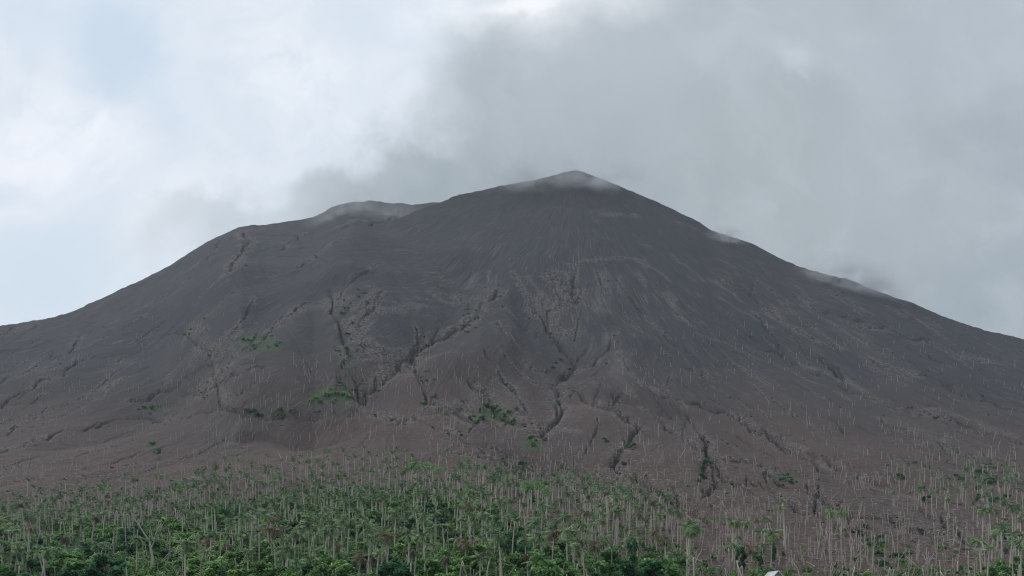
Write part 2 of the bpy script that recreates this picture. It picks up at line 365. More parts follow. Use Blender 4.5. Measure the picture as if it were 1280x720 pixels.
c = n.mix(n.m('MULTIPLY', n.m('MULTIPLY', gr_, n.ss(n.m('ADD', spk2, n.m('MULTIPLY', gr_, .16)), .50, .62)), n.ss(n.m('ADD', spk, n.m('MULTIPLY', gr_, .42)), .70, .82)), c, gc)
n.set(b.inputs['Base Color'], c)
bp = n.new('ShaderNodeBump'); bp.inputs['Strength'].default_value = .9; bp.inputs['Distance'].default_value = 2.2
hb = n.m('ADD', n.m('MULTIPLY', n.m('ADD', n.m('ADD', rill, rill3), n.m('MULTIPLY', rill2, .6)), .9), n.m('MULTIPLY', n.m('MULTIPLY', n.m('ADD', spk, spk2), n.m('ADD', rk_, .15)), 1.6))
n.set(bp.inputs['Height'], hb); n.l.new(bp.outputs[0], b.inputs['Normal'])

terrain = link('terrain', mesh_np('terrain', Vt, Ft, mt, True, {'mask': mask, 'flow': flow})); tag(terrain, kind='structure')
mg, n, b = material('dark_soil')
c = n.mix(n.noise(n.new('ShaderNodeNewGeometry').outputs['Position'], .05, 5), (.05, .055, .04), (.12, .11, .09)); n.set(b.inputs['Base Color'], c)
S = 40000; ground = link('ground', mesh_np('ground', [(-S, -S, -1.8), (S, -S, -1.8), (S, S, -1.8), (-S, S, -1.8)], [(0, 1, 2, 3)], mg)); tag(ground, kind='structure')

def leafmat(name, dark, light, dead=None, deadf=0., transl=.38):
    m, n, b = material(name, .6, .3)
    rnd = n.attr('rnd'); oi = n.new('ShaderNodeObjectInfo').outputs['Random']
    c = n.mix(rnd, dark, light)
    c = n.mix(n.m('MULTIPLY', oi, .35), c, tuple(x * .6 for x in dark))
    if dead: c = n.mix(n.ss(n.m('FRACT', n.m('MULTIPLY', oi, 7.31)), 1 - deadf, 1 - deadf * .4), c, dead)
    n.set(b.inputs['Base Color'], c)
    t = n.new('ShaderNodeBsdfTranslucent'); n.set(t.inputs[0], c); mx = n.new('ShaderNodeMixShader'); mx.inputs[0].default_value = transl
    out = m.node_tree.nodes['Material Output']; n.l.new(b.outputs[0], mx.inputs[1]); n.l.new(t.outputs[0], mx.inputs[2]); n.l.new(mx.outputs[0], out.inputs[0])
    return m
def barkmat(name, a, bcol):
    m, n, b = material(name, .9, .2)
    o = n.new('ShaderNodeTexCoord').outputs['Object']; oi = n.new('ShaderNodeObjectInfo').outputs['Random']
    w = n.noise(n.vm('MULTIPLY', o, (3, 3, .6)), 1.2, 4, .7)
    c = n.mix(w, a, bcol); c = n.mix(n.m('MULTIPLY', oi, .5), c, tuple(x * .5 for x in a)); n.set(b.inputs['Base Color'], c); return m
M_frond = leafmat('palm_frond', (.045, .10, .05), (.34, .48, .24), (.20, .165, .115), .16, .25)
M_frond_dead = leafmat('withered_frond', (.075, .065, .045), (.17, .14, .10))
M_frond_lush = leafmat('fresh_frond', (.09, .20, .06), (.36, .58, .22))
M_leaf = leafmat('broad_leaf', (.020, .080, .030), (.29, .55, .20), None, 0, .42)
M_leaf_dark = leafmat('dark_leaf', (.016, .055, .03), (.14, .34, .16))
M_leaf_light = leafmat('light_leaf', (.03, .12, .04), (.44, .68, .25))
M_palmbark = barkmat('palm_bark', (.36, .335, .28), (.56, .52, .44))
M_bark = barkmat('bark', (.10, .09, .075), (.20, .18, .15))
M_dead = barkmat('bleached_wood', (.36, .33, .28), (.58, .54, .47))
M_snagfar = barkmat('weathered_wood', (.28, .25, .22), (.48, .44, .39))
M_deadbrown = barkmat('ashy_wood', (.17, .145, .13), (.36, .31, .27))

# ---------------------------------------------------------------- plant templates (all quads)
def tube(pts, rad, sides=5):
    pts = np.array(pts, float); V = []; Fq = []
    for i, p in enumerate(pts):
        d = pts[min(i + 1, len(pts) - 1)] - pts[max(i - 1, 0)]; d /= np.linalg.norm(d) + 1e-9
        a = np.cross(d, (0, 1, 0) if abs(d[1]) < .9 else (1, 0, 0)); a /= np.linalg.norm(a); b_ = np.cross(d, a)
        for k_ in range(sides):
            an = 2 * math.pi * k_ / sides; V.append(p + rad[i] * (math.cos(an) * a + math.sin(an) * b_))
        if i:
            o = (i - 1) * sides
            for k_ in range(sides): Fq.append((o + k_, o + (k_ + 1) % sides, o + sides + (k_ + 1) % sides, o + sides + k_))
    return np.array(V), np.array(Fq)
def merge(parts):
    Vs, Fs, A, o = [], [], [], 0
    for p in parts:
        Vs.append(p[0]); Fs.append(p[1] + o); A.append(p[2] if len(p) > 2 else np.full(len(p[0]), random.random())); o += len(p[0])
    return np.concatenate(Vs), np.concatenate(Fs), np.concatenate(A)
def quads(C, A, B, rnd):                # centres, half-axes -> quads
    V = np.stack([C - A - B, C + A - B, C + A + B, C - A + B], 1).reshape(-1, 3)
    Fq = np.arange(len(V)).reshape(-1, 4); return V, Fq, np.repeat(rnd, 4)
def frond(az, el, L, droop, nl=11, top=(0, 0, 0), wid=1.):
    pts = [np.array(top, float)]; e = el; ns = 8; h = np.array([math.cos(az), math.sin(az), 0.])
    for i in range(ns):
        d = h * math.cos(e) + np.array([0, 0, math.sin(e)]); pts.append(pts[-1] + d * L / ns); e = max(e - droop / ns, -1.5)
    parts = [(*tube(pts, [.05 * (1 - i / (ns + 2)) for i in range(ns + 1)], 3), np.full((ns + 1) * 3, .5))]
    side = np.array([-math.sin(az), math.cos(az), 0.]); Cs, As, Bs = [], [], []
    P = np.array(pts); r0 = random.random()
    for i in range(nl):
        t = .14 + .86 * i / nl; q = t * ns; j = min(int(q), ns - 1); p = P[j] + (P[j + 1] - P[j]) * (q - j); f = (P[j + 1] - P[j]); f /= np.linalg.norm(f)
        up = np.cross(side, f)
        for s in (-1, 1):
            if random.random() < .08: continue
            ll = wid * .95 * math.sin(math.pi * (.12 + .8 * t)) * random.uniform(.7, 1.15)
            d = side * s * .75 + f * .45 - np.array([0, 0, random.uniform(.3, .85)]) + up * random.uniform(-.2, .2); d /= np.linalg.norm(d)
            Cs.append(p + d * ll / 2); As.append(d * ll / 2); Bs.append(f * .085 * (1.1 - .4 * t))
    parts.append(quads(np.array(Cs), np.array(As), np.array(Bs), np.clip(r0 + rng.uniform(-.3, .3, len(Cs)), 0, 1)))
    return merge(parts)
def palm_crown(kind):
    fr_ = []
    nfr, L, e0, e1, dr = {'full': (17, 4.2, -.5, 1.3, 1.7), 'ragged': (12, 3.8, -.6, 1.35, 2.0), 'collapsed': (10, 3.4, -1.2, .5, 2.2), 'tuft': (8, 2.7, .4, 1.45, 1.2), 'lush': (22, 4.9, -.4, 1.35, 1.5)}[kind]
    for i in range(nfr):
        az = i * 2.4 + random.uniform(-.5, .5)
        if kind in ('ragged', 'tuft') and random.random() < .2: az *= .7
        fr_.append(frond(az, random.uniform(e0, e1), L * random.uniform(.6, 1.1), dr * random.uniform(.6, 1.3)))
    if kind != 'tuft':
        for i in range(5):                                # dead skirt hanging on the trunk
            fr_.append(frond(random.uniform(0, 6.28), -1.0, L * random.uniform(.3, .6), .6, 6))
    return merge(fr_)
def stem(hgt, r0, r1, bend=.5, n_=7, sides=5, close=True):
    a = random.uniform(0, 6.28); bx, by = math.cos(a) * bend, math.sin(a) * bend
    pts = [(-0 + bx * (i / n_) ** 2, by * (i / n_) ** 2, -.6 + (hgt + .6) * i / n_) for i in range(n_ + 1)]
    rad = [r0 * (1.5 if i == 0 else 1) * (1 - i / n_) + r1 * i / n_ for i in range(n_ + 1)]
    if close: pts.append((pts[-1][0] + .01, pts[-1][1], pts[-1][2] + r1 * .7)); rad.append(.01)
    V, Fq = tube(pts, rad, sides); return (V, Fq), pts[n_]
def branchy(hgt, levels=3, spread=.6, r=.2, nb=3, lean=0.):
    parts = []
    def grow(p, d, L, r_, lv):
        n_ = 4; pts = [p]; rad = [r_]
        for i in range(n_):
            d = d + np.array([random.gauss(0, .13), random.gauss(0, .13), random.gauss(0, .08) + .04]); d /= np.linalg.norm(d)
            pts.append(pts[-1] + d * L / n_); rad.append(r_ * (1 - .5 * (i + 1) / n_) if lv else r_ * (1 - (i + .9) / n_))
        parts.append(tube(pts, rad, 4 if lv < levels else 5))
        if lv:
            for k_ in range(nb + (random.random() < .4)):
                az = random.uniform(0, 6.28); t = random.randint(2, n_)
                s = spread * random.uniform(.6, 1.3); nd = d + s * np.array([math.cos(az), math.sin(az), random.uniform(-.2, .5)]); nd /= np.linalg.norm(nd)
                grow(pts[t], nd, L * random.uniform(.55, .85), rad[t] * .75, lv - 1)
    grow(np.array([0, 0, -.4]), np.array([lean, 0, 1.]), hgt * .42, r, levels)
    return parts[0], merge(parts[1:])
def leaf_crown(rad, h0, h1, n_leaf, size, lobes=9, seed_flat=.75):
    C = []; cs = []
    for i in range(lobes):
        a = random.uniform(0, 6.28); q = rad * .85 * math.sqrt(random.random()); zz = random.uniform(h0, h1)
        cs.append((np.array([math.cos(a) * q, math.sin(a) * q, zz]), rad * random.uniform(.2, .46)))
    per = n_leaf // lobes; rn = []
    for c_, r_ in cs:
        d = rng.normal(size=(per, 3)); d /= np.linalg.norm(d, axis=1)[:, None]
        rr_ = r_ * (rng.random(per) ** .35) * (1 + .35 * rng.normal(size=per) * .5); p = c_ + d * rr_[:, None] * np.array([1, 1, seed_flat]); C.append(p)
        rn.append(np.clip(.3 * random.random() - .05 + .8 * rng.random(per) ** 1.3, 0, 1))
    C = np.concatenate(C); rn = np.concatenate(rn)
    k_ = len(C); A = rng.normal(size=(k_, 3)); A[:, 2] *= .6; A /= np.linalg.norm(A, axis=1)[:, None]
    B = np.cross(A, rng.normal(size=(k_, 3)) * np.array([.7, .7, 1]) + (0, 0, .8)); B /= np.linalg.norm(B, axis=1)[:, None]
    s = size * rng.uniform(.6, 1.3, k_)[:, None]
    return quads(C, A * s, B * s * .36, rn)

def data(name, tpl, mat, smooth=False): return mesh_np(name, tpl[0], tpl[1], mat, smooth, {'rnd': tpl[2]} if len(tpl) > 2 else None)
# palms : (look) -> list of (trunk data, crown data, top point)
palmT = []; palmC = {}
for i in range(6):
    t, top = stem(12, .26, .19, random.uniform(.2, 1.3)); palmT.append((data('palm_trunk', (*t,), M_palmbark, True), top, t))
tplC = {}
for kd, nv in (('full', 3), ('ragged', 4), ('collapsed', 3), ('tuft', 3), ('lush', 2)):
    tplC[kd] = [palm_crown(kd) for _ in range(nv)]
    palmC[kd] = [data('palm_crown', t, {'collapsed': M_frond_dead, 'lush': M_frond_lush}.get(kd, M_frond)) for t in tplC[kd]]
snagT = []
for i in range(8):
    t, top = stem(9, .2, .15, random.uniform(0, .9)); snagT.append(((*t, np.full(len(t[0]), .5)), data('dead_trunk', t, M_dead, True), data('dead_trunk', t, M_deadbrown, True)))
deadB = []
for i in range(7):
    tr, br = branchy(8, 3, random.uniform(.5, .9), .2, 2, random.uniform(-.2, .2)); deadB.append((data('trunk', tr, M_dead, True), data('branches', br, M_dead), merge([tr, br])))
treeV = []
for i in range(8):
    rd = random.uniform(2.6, 3.6); lobes = random.randint(11, 18)
    cr = leaf_crown(rd, 1.2, 6.2, 1500, .42, lobes); tr, br = branchy(6.5, 2, .5, .18, 3)
    treeV.append((data('trunk', merge([tr, br]), M_bark, True), {m.name: data('crown', cr, m) for m in (M_leaf, M_leaf_dark, M_leaf_light)}))
shrubV = []
for i in range(5):
    cr = leaf_crown(random.uniform(1.5, 2.1), .3, 1.7, 500, .24, random.randint(5, 8)); shrubV.append({m.name: data('foliage', cr, m) for m in (M_leaf, M_leaf_dark, M_leaf_light)}); shrubV[-1]['tpl'] = cr
logT = []
for i in range(5):
    L = 7; pts = [(-L / 2 + L * k_ / 5, random.uniform(-.15, .15), .12 + random.uniform(-.05, .12)) for k_ in range(6)]
    t1 = tube([(pts[0][0] - .02, 0, .1)] + pts + [(pts[-1][0] + .02, 0, .1)], [.01] + [.2 - .015 * k_ for k_ in range(6)] + [.01], 5); logT.append(data('fallen_log', t1, M_deadbrown, True))

# ---------------------------------------------------------------- placing
def merged_stuff(name, tpls, xf, mat, label, cat):   # xf: list of (tpl index, x, y, z, rot, sx, sz, tilt)
    Vs, Fs, As, o = [], [], [], 0
    for (i, x, y, zz, rt, sx, sz, tl) in xf:
        V, Fq, A = tpls[i]; V = V * (sx, sx, sz)
        ct, st = math.cos(tl), math.sin(tl); V = np.stack([V[:, 0] * ct + V[:, 2] * st, V[:, 1], -V[:, 0] * st + V[:, 2] * ct], 1)
        cr, sr = math.cos(rt), math.sin(rt); V = np.stack([V[:, 0] * cr - V[:, 1] * sr + x, V[:, 0] * sr + V[:, 1] * cr + y, V[:, 2] + zz], 1)
        Vs.append(V); Fs.append(Fq + o); As.append(np.clip(A + random.uniform(-.25, .25), 0, 1)); o += len(V)
    ob = link(name, mesh_np(name, np.concatenate(Vs), np.concatenate(Fs), mat, False, {'rnd': np.concatenate(As)}))
    return tag(ob, label, cat, kind='stuff')
def sample(n_want, dens, box, mind=1.8, seed=1):
    r = np.random.default_rng(seed); out = []; cell = {}; tries = 0
    while len(out) < n_want and tries < n_want * 200:
        tries += 1; px = r.uniform(box[0], box[1]); py = r.uniform(box[2], box[3])
        if r.random() > dens(px, py): continue
        x, y = unproj(px, py); key = (int(x // mind), int(y // mind))
        if any((key[0] + i, key[1] + j) in cell for i in (-1, 0, 1) for j in (-1, 0, 1)): continue
        cell[key] = 1; out.append((px, py, x, y, ground_height(x, y)))
    return out
ordw = ['first','second','third','fourth','fifth','sixth','seventh','eighth','ninth','tenth','eleventh','twelfth','thirteenth','fourteenth','fifteenth','sixteenth','seventeenth','eighteenth','nineteenth','twentieth']
colsX = [(-999, 90, 'at the left frame edge'), (90, 165, 'left of the forked bare tree'), (165, 235, 'around the forked bare tree'), (235, 310, 'below the small left peak'), (310, 390, 'between small peak and saddle'), (390, 470, 'below the smoking saddle'),
         (470, 560, 'by the lush palm cluster'), (560, 640, 'just left below the summit'), (640, 720, 'straight below the summit'), (720, 780, 'by the fan-shaped dead tree'), (780, 870, 'at the right end of the grove'), (870, 950, 'left of the white roof'),
         (950, 1040, 'above the white roof'), (1040, 1150, 'on the right lower flank'), (1150, 1225, 'nearing the right edge'), (1225, 3000, 'at the right frame edge')]
rowsP = [(-999, 540, 'high slope'), (540, 600, 'ash slope above the grove'), (600, 640, 'back row'), (640, 680, 'middle row'), (680, 722, 'front row'), (722, 3000, 'nearest row cut by frame')]
reg = []
def register(o, look, cat, px, py, group): reg.append((o, look, cat, px, py, group))
def finish_labels():
    cells = {}
    for r_ in reg:
        cw = next(c_[2] for c_ in colsX if c_[0] <= r_[3] < c_[1]); rw = next(c_[2] for c_ in rowsP if c_[0] <= r_[4] < c_[1])
        cells.setdefault((r_[1], cw, rw), []).append(r_)
    for (look, cw, rw), L in cells.items():
        L.sort(key=lambda q: q[3])
        for i, q in enumerate(L):
            if len(L) == 1: lab = f'{look}, only one {cw}, {rw}'
            elif i == len(L) - 1: lab = f'{look}, rightmost {cw}, {rw}'
            elif i == 0: lab = f'{look}, leftmost {cw}, {rw}'
            else: lab = f'{look}, {ordw[min(i, 19)]} from left {cw}, {rw}'
            w = lab.split(); lab = ' '.join(w[:16]) if len(w) > 16 else lab
            tag(q[0], lab, q[2], q[5])
def empty(name, x, y, zz, rz=0., s=1., sz=None, tilt=0.):
    o = bpy.data.objects.new(name, None); col.objects.link(o); o.location = (x, y, zz); o.rotation_euler = (tilt, 0, rz); o.scale = (s, s, sz or s); o.empty_display_size = .5; return o
def make_palm(px, py, kind, hgt, xy=None):
    x, y, g = at(px, py) if xy is None else xy
    t = random.choice(palmT); o = empty('palm_tree', x, y, g, random.uniform(0, 6.28), 1, None, random.gauss(0, .02))
    s = hgt / 12; tr = link('trunk', t[0], o); tr.scale = (s ** .3, s ** .3, s)
    cr = link('crown', random.choice(palmC[kind]), o, (t[1][0] * s ** .3, t[1][1] * s ** .3, t[1][2] * s)); k_ = random.uniform(.8, 1.15); cr.scale = (k_,) * 3; cr.rotation_euler = (0, 0, random.uniform(0, 6.28))
    look = {'full': 'palm with full green crown', 'ragged': 'palm with ragged thin crown', 'collapsed': 'palm with withered hanging fronds', 'tuft': 'bare palm with small top tuft', 'lush': 'bright green full palm'}[kind]
    register(o, look, 'palm tree', px, py, 'palm trees growing at the foot of the volcano'); return o
top_grove = lambda px: float(np.interp(px, [0, 60, 130, 200, 260, 320, 400, 480, 540, 600, 660, 720, 790, 830, 860, 1400], [640, 634, 626, 624, 604, 596, 586, 582, 584, 602, 612, 616, 632, 660, 700, 700]))
def d_palm(px, py):
    if px < 862:
        t = top_grove(px)
        if py < t: return .0
        v = .95 if py < t + 60 else .6
        if 140 < px < 245 and py > 672: v *= .12
        if py > 690: v *= .6
        if 640 < px < 730 and 645 < py < 690: v *= .25
        if px > 780: v *= .6
        v *= float(sstep(-.35, .25, noise2(np.array(px / 26.), np.array(py / 13.), 77))) * .9 + .1
        return v
    if px > 1225 and 590 < py < 735: return .35
    if px > 1150 and 585 < py < 660: return .12
    if 915 < px < 985 and 680 < py < 720: return .35
    return 0
pp = sample(760, d_palm, (-6, 1286, 575, 742), 2.0, 5)
pp.sort(key=lambda q: q[3]); far = pp[286:]; pp = pp[:286]
def kindof(px, py):
    r_ = random.random(); dt = py - top_grove(px)
    if px > 862: return 'ragged' if r_ < .5 else ('tuft' if r_ < .8 else 'full')
    if dt < 22: return 'tuft' if r_ < .45 else ('collapsed' if r_ < .6 else 'ragged')
    return 'full' if r_ < .38 else ('ragged' if r_ < .72 else ('tuft' if r_ < .88 else 'collapsed'))
for (px, py, x, y, g) in pp: make_palm(px, py, kindof(px, py), random.choice((random.uniform(8, 12), random.uniform(12, 18))) * (1 if py < 690 else .8), (x, y, g))
for px, py, hh_ in [(508,612,13),(520,606,12),(532,614,14),(541,608,13),(528,603,12),(548,616,13),(514,600,11),(1040,668,9),(1052,672,10),(672,640,13),(660,650,14),(683,648,12)]:
    make_palm(px, py, 'lush', hh_)
# far palms above the grove that can only be read together
def d_far(px, py): return .9 if (px < 862 and top_grove(px) - 14 < py < top_grove(px) + 25) or (px > 1100 and 560 < py < 640 and random.random() < .5) else 0
fp = sample(230, d_far, (-6, 1286, 545, 700), 2.4, 15) + far
tp = []; xf = []
palm_all = []
for i in range(5):
    kd = ['tuft', 'ragged', 'tuft', 'full', 'ragged'][i]; t = palmT[i]; c_ = random.choice(tplC[kd]); palm_all.append(((*t[2], np.full(len(t[2][0]), .5)), (c_[0] + np.array(t[1]), c_[1], c_[2])))
xfs = [(random.randrange(5), x, y, g, random.uniform(0, 6.28), random.uniform(.85, 1.15), random.uniform(.7, 1.15), random.gauss(0, .03)) for (px, py, x, y, g) in fp]
fc = merged_stuff('distant_palms', [p[1] for p in palm_all], xfs, M_frond, 'small distant palms thinning out along the ash slope behind the grove', 'palm trees')
ftk = link('trunk', None)if False else None
Vs, Fs, o_ = [], [], 0
tk = merged_stuff('distant_palm_trunks', [p[0] for p in palm_all], xfs, M_palmbark, None, None)
tk.parent = fc; tk.name = 'trunk'
for k_ in ('label', 'category'):
    if k_ in tk: del tk[k_]

# standing dead trunks
def d_snag(px, py):
    v = 0; cl = float(sstep(-.3, .3, noise2(np.array(px / 22.), np.array(py / 11.), 177))) * .85 + .15
    if 930 < px < 1030 and py > 718: return 0
    if px > 850: v = max(v, float(np.interp(py, [560, 610, 650, 740], [.1, .3, .6, .7])) * (1 if px < 1100 else .7))
    if px > 1020 and 530 < py < 660: v = max(v, .42)
    if px <= 850 and py > top_grove(px) - 20: v = max(v, .26)
    if 590 < px < 720 and 575 < py < 650: v = max(v, .9)
    if 720 < px < 860 and 590 < py < 690: v = max(v, .5)
    if 540 < py < 640: v = max(v, .2)
    if px > 780 and 420 < py <= 560: v = max(v, .17)
    if px <= 620 and 445 < py <= 600: v = max(v, .26)
    if 170 < px < 340 and 395 < py < 520: v = max(v, .16)
    if 720 < px < 880 and 400 < py < 520: v = max(v, .03)
    return v * cl
sn = sample(3000, d_snag, (-6, 1286, 395, 745), 1.6, 9); sn.sort(key=lambda q: q[3])
for (px, py, x, y, g) in sn[:285]:
    tp_ = random.choice(snagT); brown = random.random() < .6
    hgt = random.choice([random.uniform(2.5, 6), random.uniform(5, 12)]) * (1 if py < 700 else .65)
    o = link('dead_palm_trunk', tp_[2] if brown else tp_[1], None, (x, y, g)); tl = random.gauss(0, .09) if random.random() < .8 else random.gauss(0, .45)
    o.scale = (random.uniform(.7, 1.15),) * 2 + (hgt / 9,); o.rotation_euler = (tl, 0, random.uniform(0, 6.28))
    lean = abs(tl) > .2
    look = ('leaning ' if lean else 'upright ') + ('brown' if brown else 'pale grey') + (' broken stump' if hgt < 6 else ' tall bare trunk')
    register(o, look, 'dead trunk', px, py, 'bare palm trunks left standing in ash')
xfs = [(random.randrange(8), x, y, g, random.uniform(0, 6.28), random.uniform(.6, 1.15) * (1.35 if y > 700 else .9), random.choice((random.uniform(.25, .7), random.uniform(.5, 1.3))), random.gauss(0, .10) if random.random() < .82 else random.gauss(0, .7)) for (px, py, x, y, g) in sn[285:]]
merged_stuff('distant_dead_trunks', [s[0] for s in snagT], xfs, M_snagfar, 'countless thin bare trunks dotted over the lower ash slopes', 'dead trunks')

# dead branched trees
def make_dead(px, py, hgt, look=None, i=None, label=None, rz=None):
    x, y, g = at(px, py); t = deadB[random.randrange(7) if i is None else i]; o = empty('dead_tree', x, y, g, random.uniform(0, 6.28) if rz is None else rz, hgt / 8)
    link('trunk', t[0], o); link('branches', t[1], o)
    if label: tag(o, label, 'dead tree', 'leafless branching trees')
    else: register(o, look or 'pale leafless branching tree', 'dead tree', px, py, 'leafless branching trees')
xtra = [q[:2] for q in sample(110, lambda px, py: .6 if px < 862 and py > top_grove(px) else (.5 if px > 862 and py > 600 else .05), (0, 1280, 560, 735), 4, 77)]
for px, py in xtra + [(222,632),(232,640),(262,636),(245,628),(615,600),(630,612),(640,600),(655,612),(598,610),(690,606),(702,600),(668,598),(712,622),(735,640),(755,636),(503,655),(495,668),(770,700),(800,716),(838,716),(860,712),(880,722),(905,722),(925,716),(945,722),
               (985,716),(1000,720),(1160,712),(1168,726),(1215,640),(1230,628),(1195,630),(1060,600),(1108,620),(1040,716),(965,702),(830,640),(848,655),(60,622),(75,612),(165,568),(420,640),(590,640),(1090,718),(1255,724),(288,486),(338,520),(215,480),(205,500),(270,505),(430,462),(1100,560),(900,690),(890,655)]:
    make_dead(px, py, random.uniform(5, 9.5))
# the two outstanding ones
def special_tree(px, py, hgt, limbs, label, r=.3, rz=0):
    x, y, g = at(px, py); o = empty('dead_tree', x, y, g, rz)
    parts = []
    for L in limbs:
        pts = [np.array((a * hgt, b_ * hgt, c_ * hgt)) for a, b_, c_ in L['p']]; rad = np.linspace(L['r'][0], L['r'][1], len(pts))
        parts.append((tube(pts, rad, 6), L.get('trunk')))
        if not L.get('trunk'):
            for q in range(L.get('tw', 5)):
                k_ = random.randint(1, len(pts) - 1); d = np.array([random.gauss(0, 1), random.gauss(0, 1), random.uniform(.2, 1.4)]); d /= np.linalg.norm(d); l_ = hgt * random.uniform(.08, .2)
                parts.append((tube([pts[k_], pts[k_] + d * l_ * .5, pts[k_] + d * l_ + np.array([random.gauss(0, .1)] * 3)], [.06, .045, .02], 4), False))
    link('trunk', data('trunk', merge([p[0] for p in parts if p[1]]), M_dead, True), o)
    link('branches', data('branches', merge([p[0] for p in parts if not p[1]]), M_dead, True), o)
    tag(o, label, 'dead tree', 'leafless branching trees')
special_tree(190, 712, 17, [
 {'p': [(0, 0, -.05), (.01, .02, .2), (-.02, .0, .36), (-.05, .02, .5)], 'r': (.42, .32), 'trunk': True},
 {'p': [(-.05, .02, .5), (-.15, 0, .66), (-.24, .05, .78), (-.36, .05, .95), (-.42, .08, 1.08)], 'r': (.30, .10)},
 {'p': [(-.02, 0, .38), (.03, .02, .5), (0, 0, .62), (-.06, .05, .8)], 'r': (.24, .08)},
 {'p': [(.03, .02, .5), (.08, -.02, .66), (.16, 0, .74), (.2, .03, .84)], 'r': (.22, .08)},
 {'p': [(.08, -.02, .66), (.2, .05, .74), (.34, .05, .84), (.42, .05, .92)], 'r': (.18, .07)},
 {'p': [(0, 0, .05), (.16, -.05, .12), (.34, -.05, .3), (.5, 0, .42)], 'r': (.22, .08)},
 {'p': [(0, 0, .1), (-.16, 0, .2), (-.3, 0, .18)], 'r': (.12, .05)}],
 'large pale bare tree with forked limbs rising from the green thicket at lower left')
special_tree(744, 655, 15, [
 {'p': [(0, 0, -.05), (0, 0, .2), (.01, 0, .4)], 'r': (.22, .18), 'trunk': True}] + [
 {'p': [(0, 0, .15 + .04 * i), (a * .35, .03, .42), (a * .75, random.uniform(-.1, .1), .68), (a, 0, .95 - abs(a - .1) * .4)], 'r': (.13, .045), 'tw': 7} for i, a in enumerate([-.3, -.15, 0, .12, .26, .4, .62])],
 'pale fan-shaped dead tree with many upswept limbs at the grove edge')

# fallen logs
for (px, py, x, y, g) in sample(60, lambda px, py: (.9 if px > 700 and py > 590 else .15) if not (px < 700 and py > 640) else .1, (0, 1280, 540, 735), 3, 23):
    o = link('fallen_log', random.choice(logT), None, (x, y, g + .05)); o.scale = (random.uniform(.4, 1.3),) + (random.uniform(.8, 1.4),) * 2; rz = random.uniform(-1.1, 1.1); o.rotation_euler = (random.gauss(0, .1), random.gauss(0, .12), rz)
    register(o, 'pale fallen log lying on ash', 'log', px, py, 'fallen logs on the ash')

# broadleaf trees
lush_top = lambda px: float(np.interp(px, [0, 60, 160, 230, 300, 400, 520, 600, 660, 720, 800, 860], [655, 660, 668, 660, 632, 620, 622, 638, 680, 706, 716, 738]))
def make_tree(px, py, sx, sz, mat, look, label=None, kind_name='broadleaf_tree', xy=None):
    x, y, g = xy or at(px, py); t = random.choice(treeV); o = empty(kind_name, x, y, g, random.uniform(0, 6.28), sx, sz)
    link('trunk', t[0], o); link('crown', t[1][mat.name], o)
    if label: tag(o, label, 'tree', 'leafy trees at the foot of the volcano')
    else: register(o, look, 'tree', px, py, 'leafy trees at the foot of the volcano')
def d_tree(px, py):
    if px < 865: return 1. if py > lush_top(px) else 0
    return 0
for (px, py, x, y, g) in sample(290, d_tree, (-10, 1290, 612, 747), 3.7, 33):
    if 905 < px < 1050: continue
    r_ = random.random(); dk = noise2(np.array([px / 60.]), np.array([py / 25.]), 5)[0]
    m_, lk = (M_leaf_light, 'light green bushy tree') if dk > -.12 else ((M_leaf_dark, 'dark green bushy tree') if dk < -.42 else (M_leaf, 'mid green bushy tree'))
    s = random.choice((random.uniform(.6, 1.), random.uniform(.9, 1.5))) * (.45 if 150 < px < 240 and py > 705 else 1); make_tree(px, py, s, s * random.uniform(.65, 1.0), m_, lk, None, 'broadleaf_tree', (x, y, g))
for px, py, sx, sz, m_, lab in [
 (791, 722, .42, 1.75, M_leaf_dark, 'tall narrow dark column of foliage near the right end of the grove'),
 (925, 716, .55, 1.15, M_leaf_dark, 'compact dark green tree left of the white roof'),
 (966, 704, .38, 1.35, M_leaf_dark, 'narrow dark vine-covered tree just above the white roof'),
 (948, 712, .5, .9, M_leaf, 'mid green bush between two dark trees left of the white roof'),
 (675, 620, .9, 1.1, M_leaf_light, 'bright green tree standing up behind dead trees below the summit'),
 (664, 630, .8, 1.0, M_leaf, 'green leafy tree beside bright one below the summit'),
 (640, 700, .8, 1.35, M_leaf_dark, 'dark leafy tree at the brown clearing edge'),
 (655, 712, .8, 1.2, M_leaf_dark, 'second dark leafy tree right at the brown clearing edge'),
 (628, 690, .7, 1.2, M_leaf_dark, 'dark tree left beside the brown clearing'),
 (1245, 722, .8, .8, M_leaf, 'green bush at the lower right corner of the frame'),
 (1262, 726, .8, .8, M_leaf_light, 'bright green bush at the lower right corner of the frame'),
 (1280, 722, .8, .9, M_leaf, 'green tree cut off by the right frame edge'),
 (1238, 730, .7, .7, M_leaf_light, 'light bush nearest the lower right corner')]:
    make_tree(px, py, sx, sz, m_, None, lab)
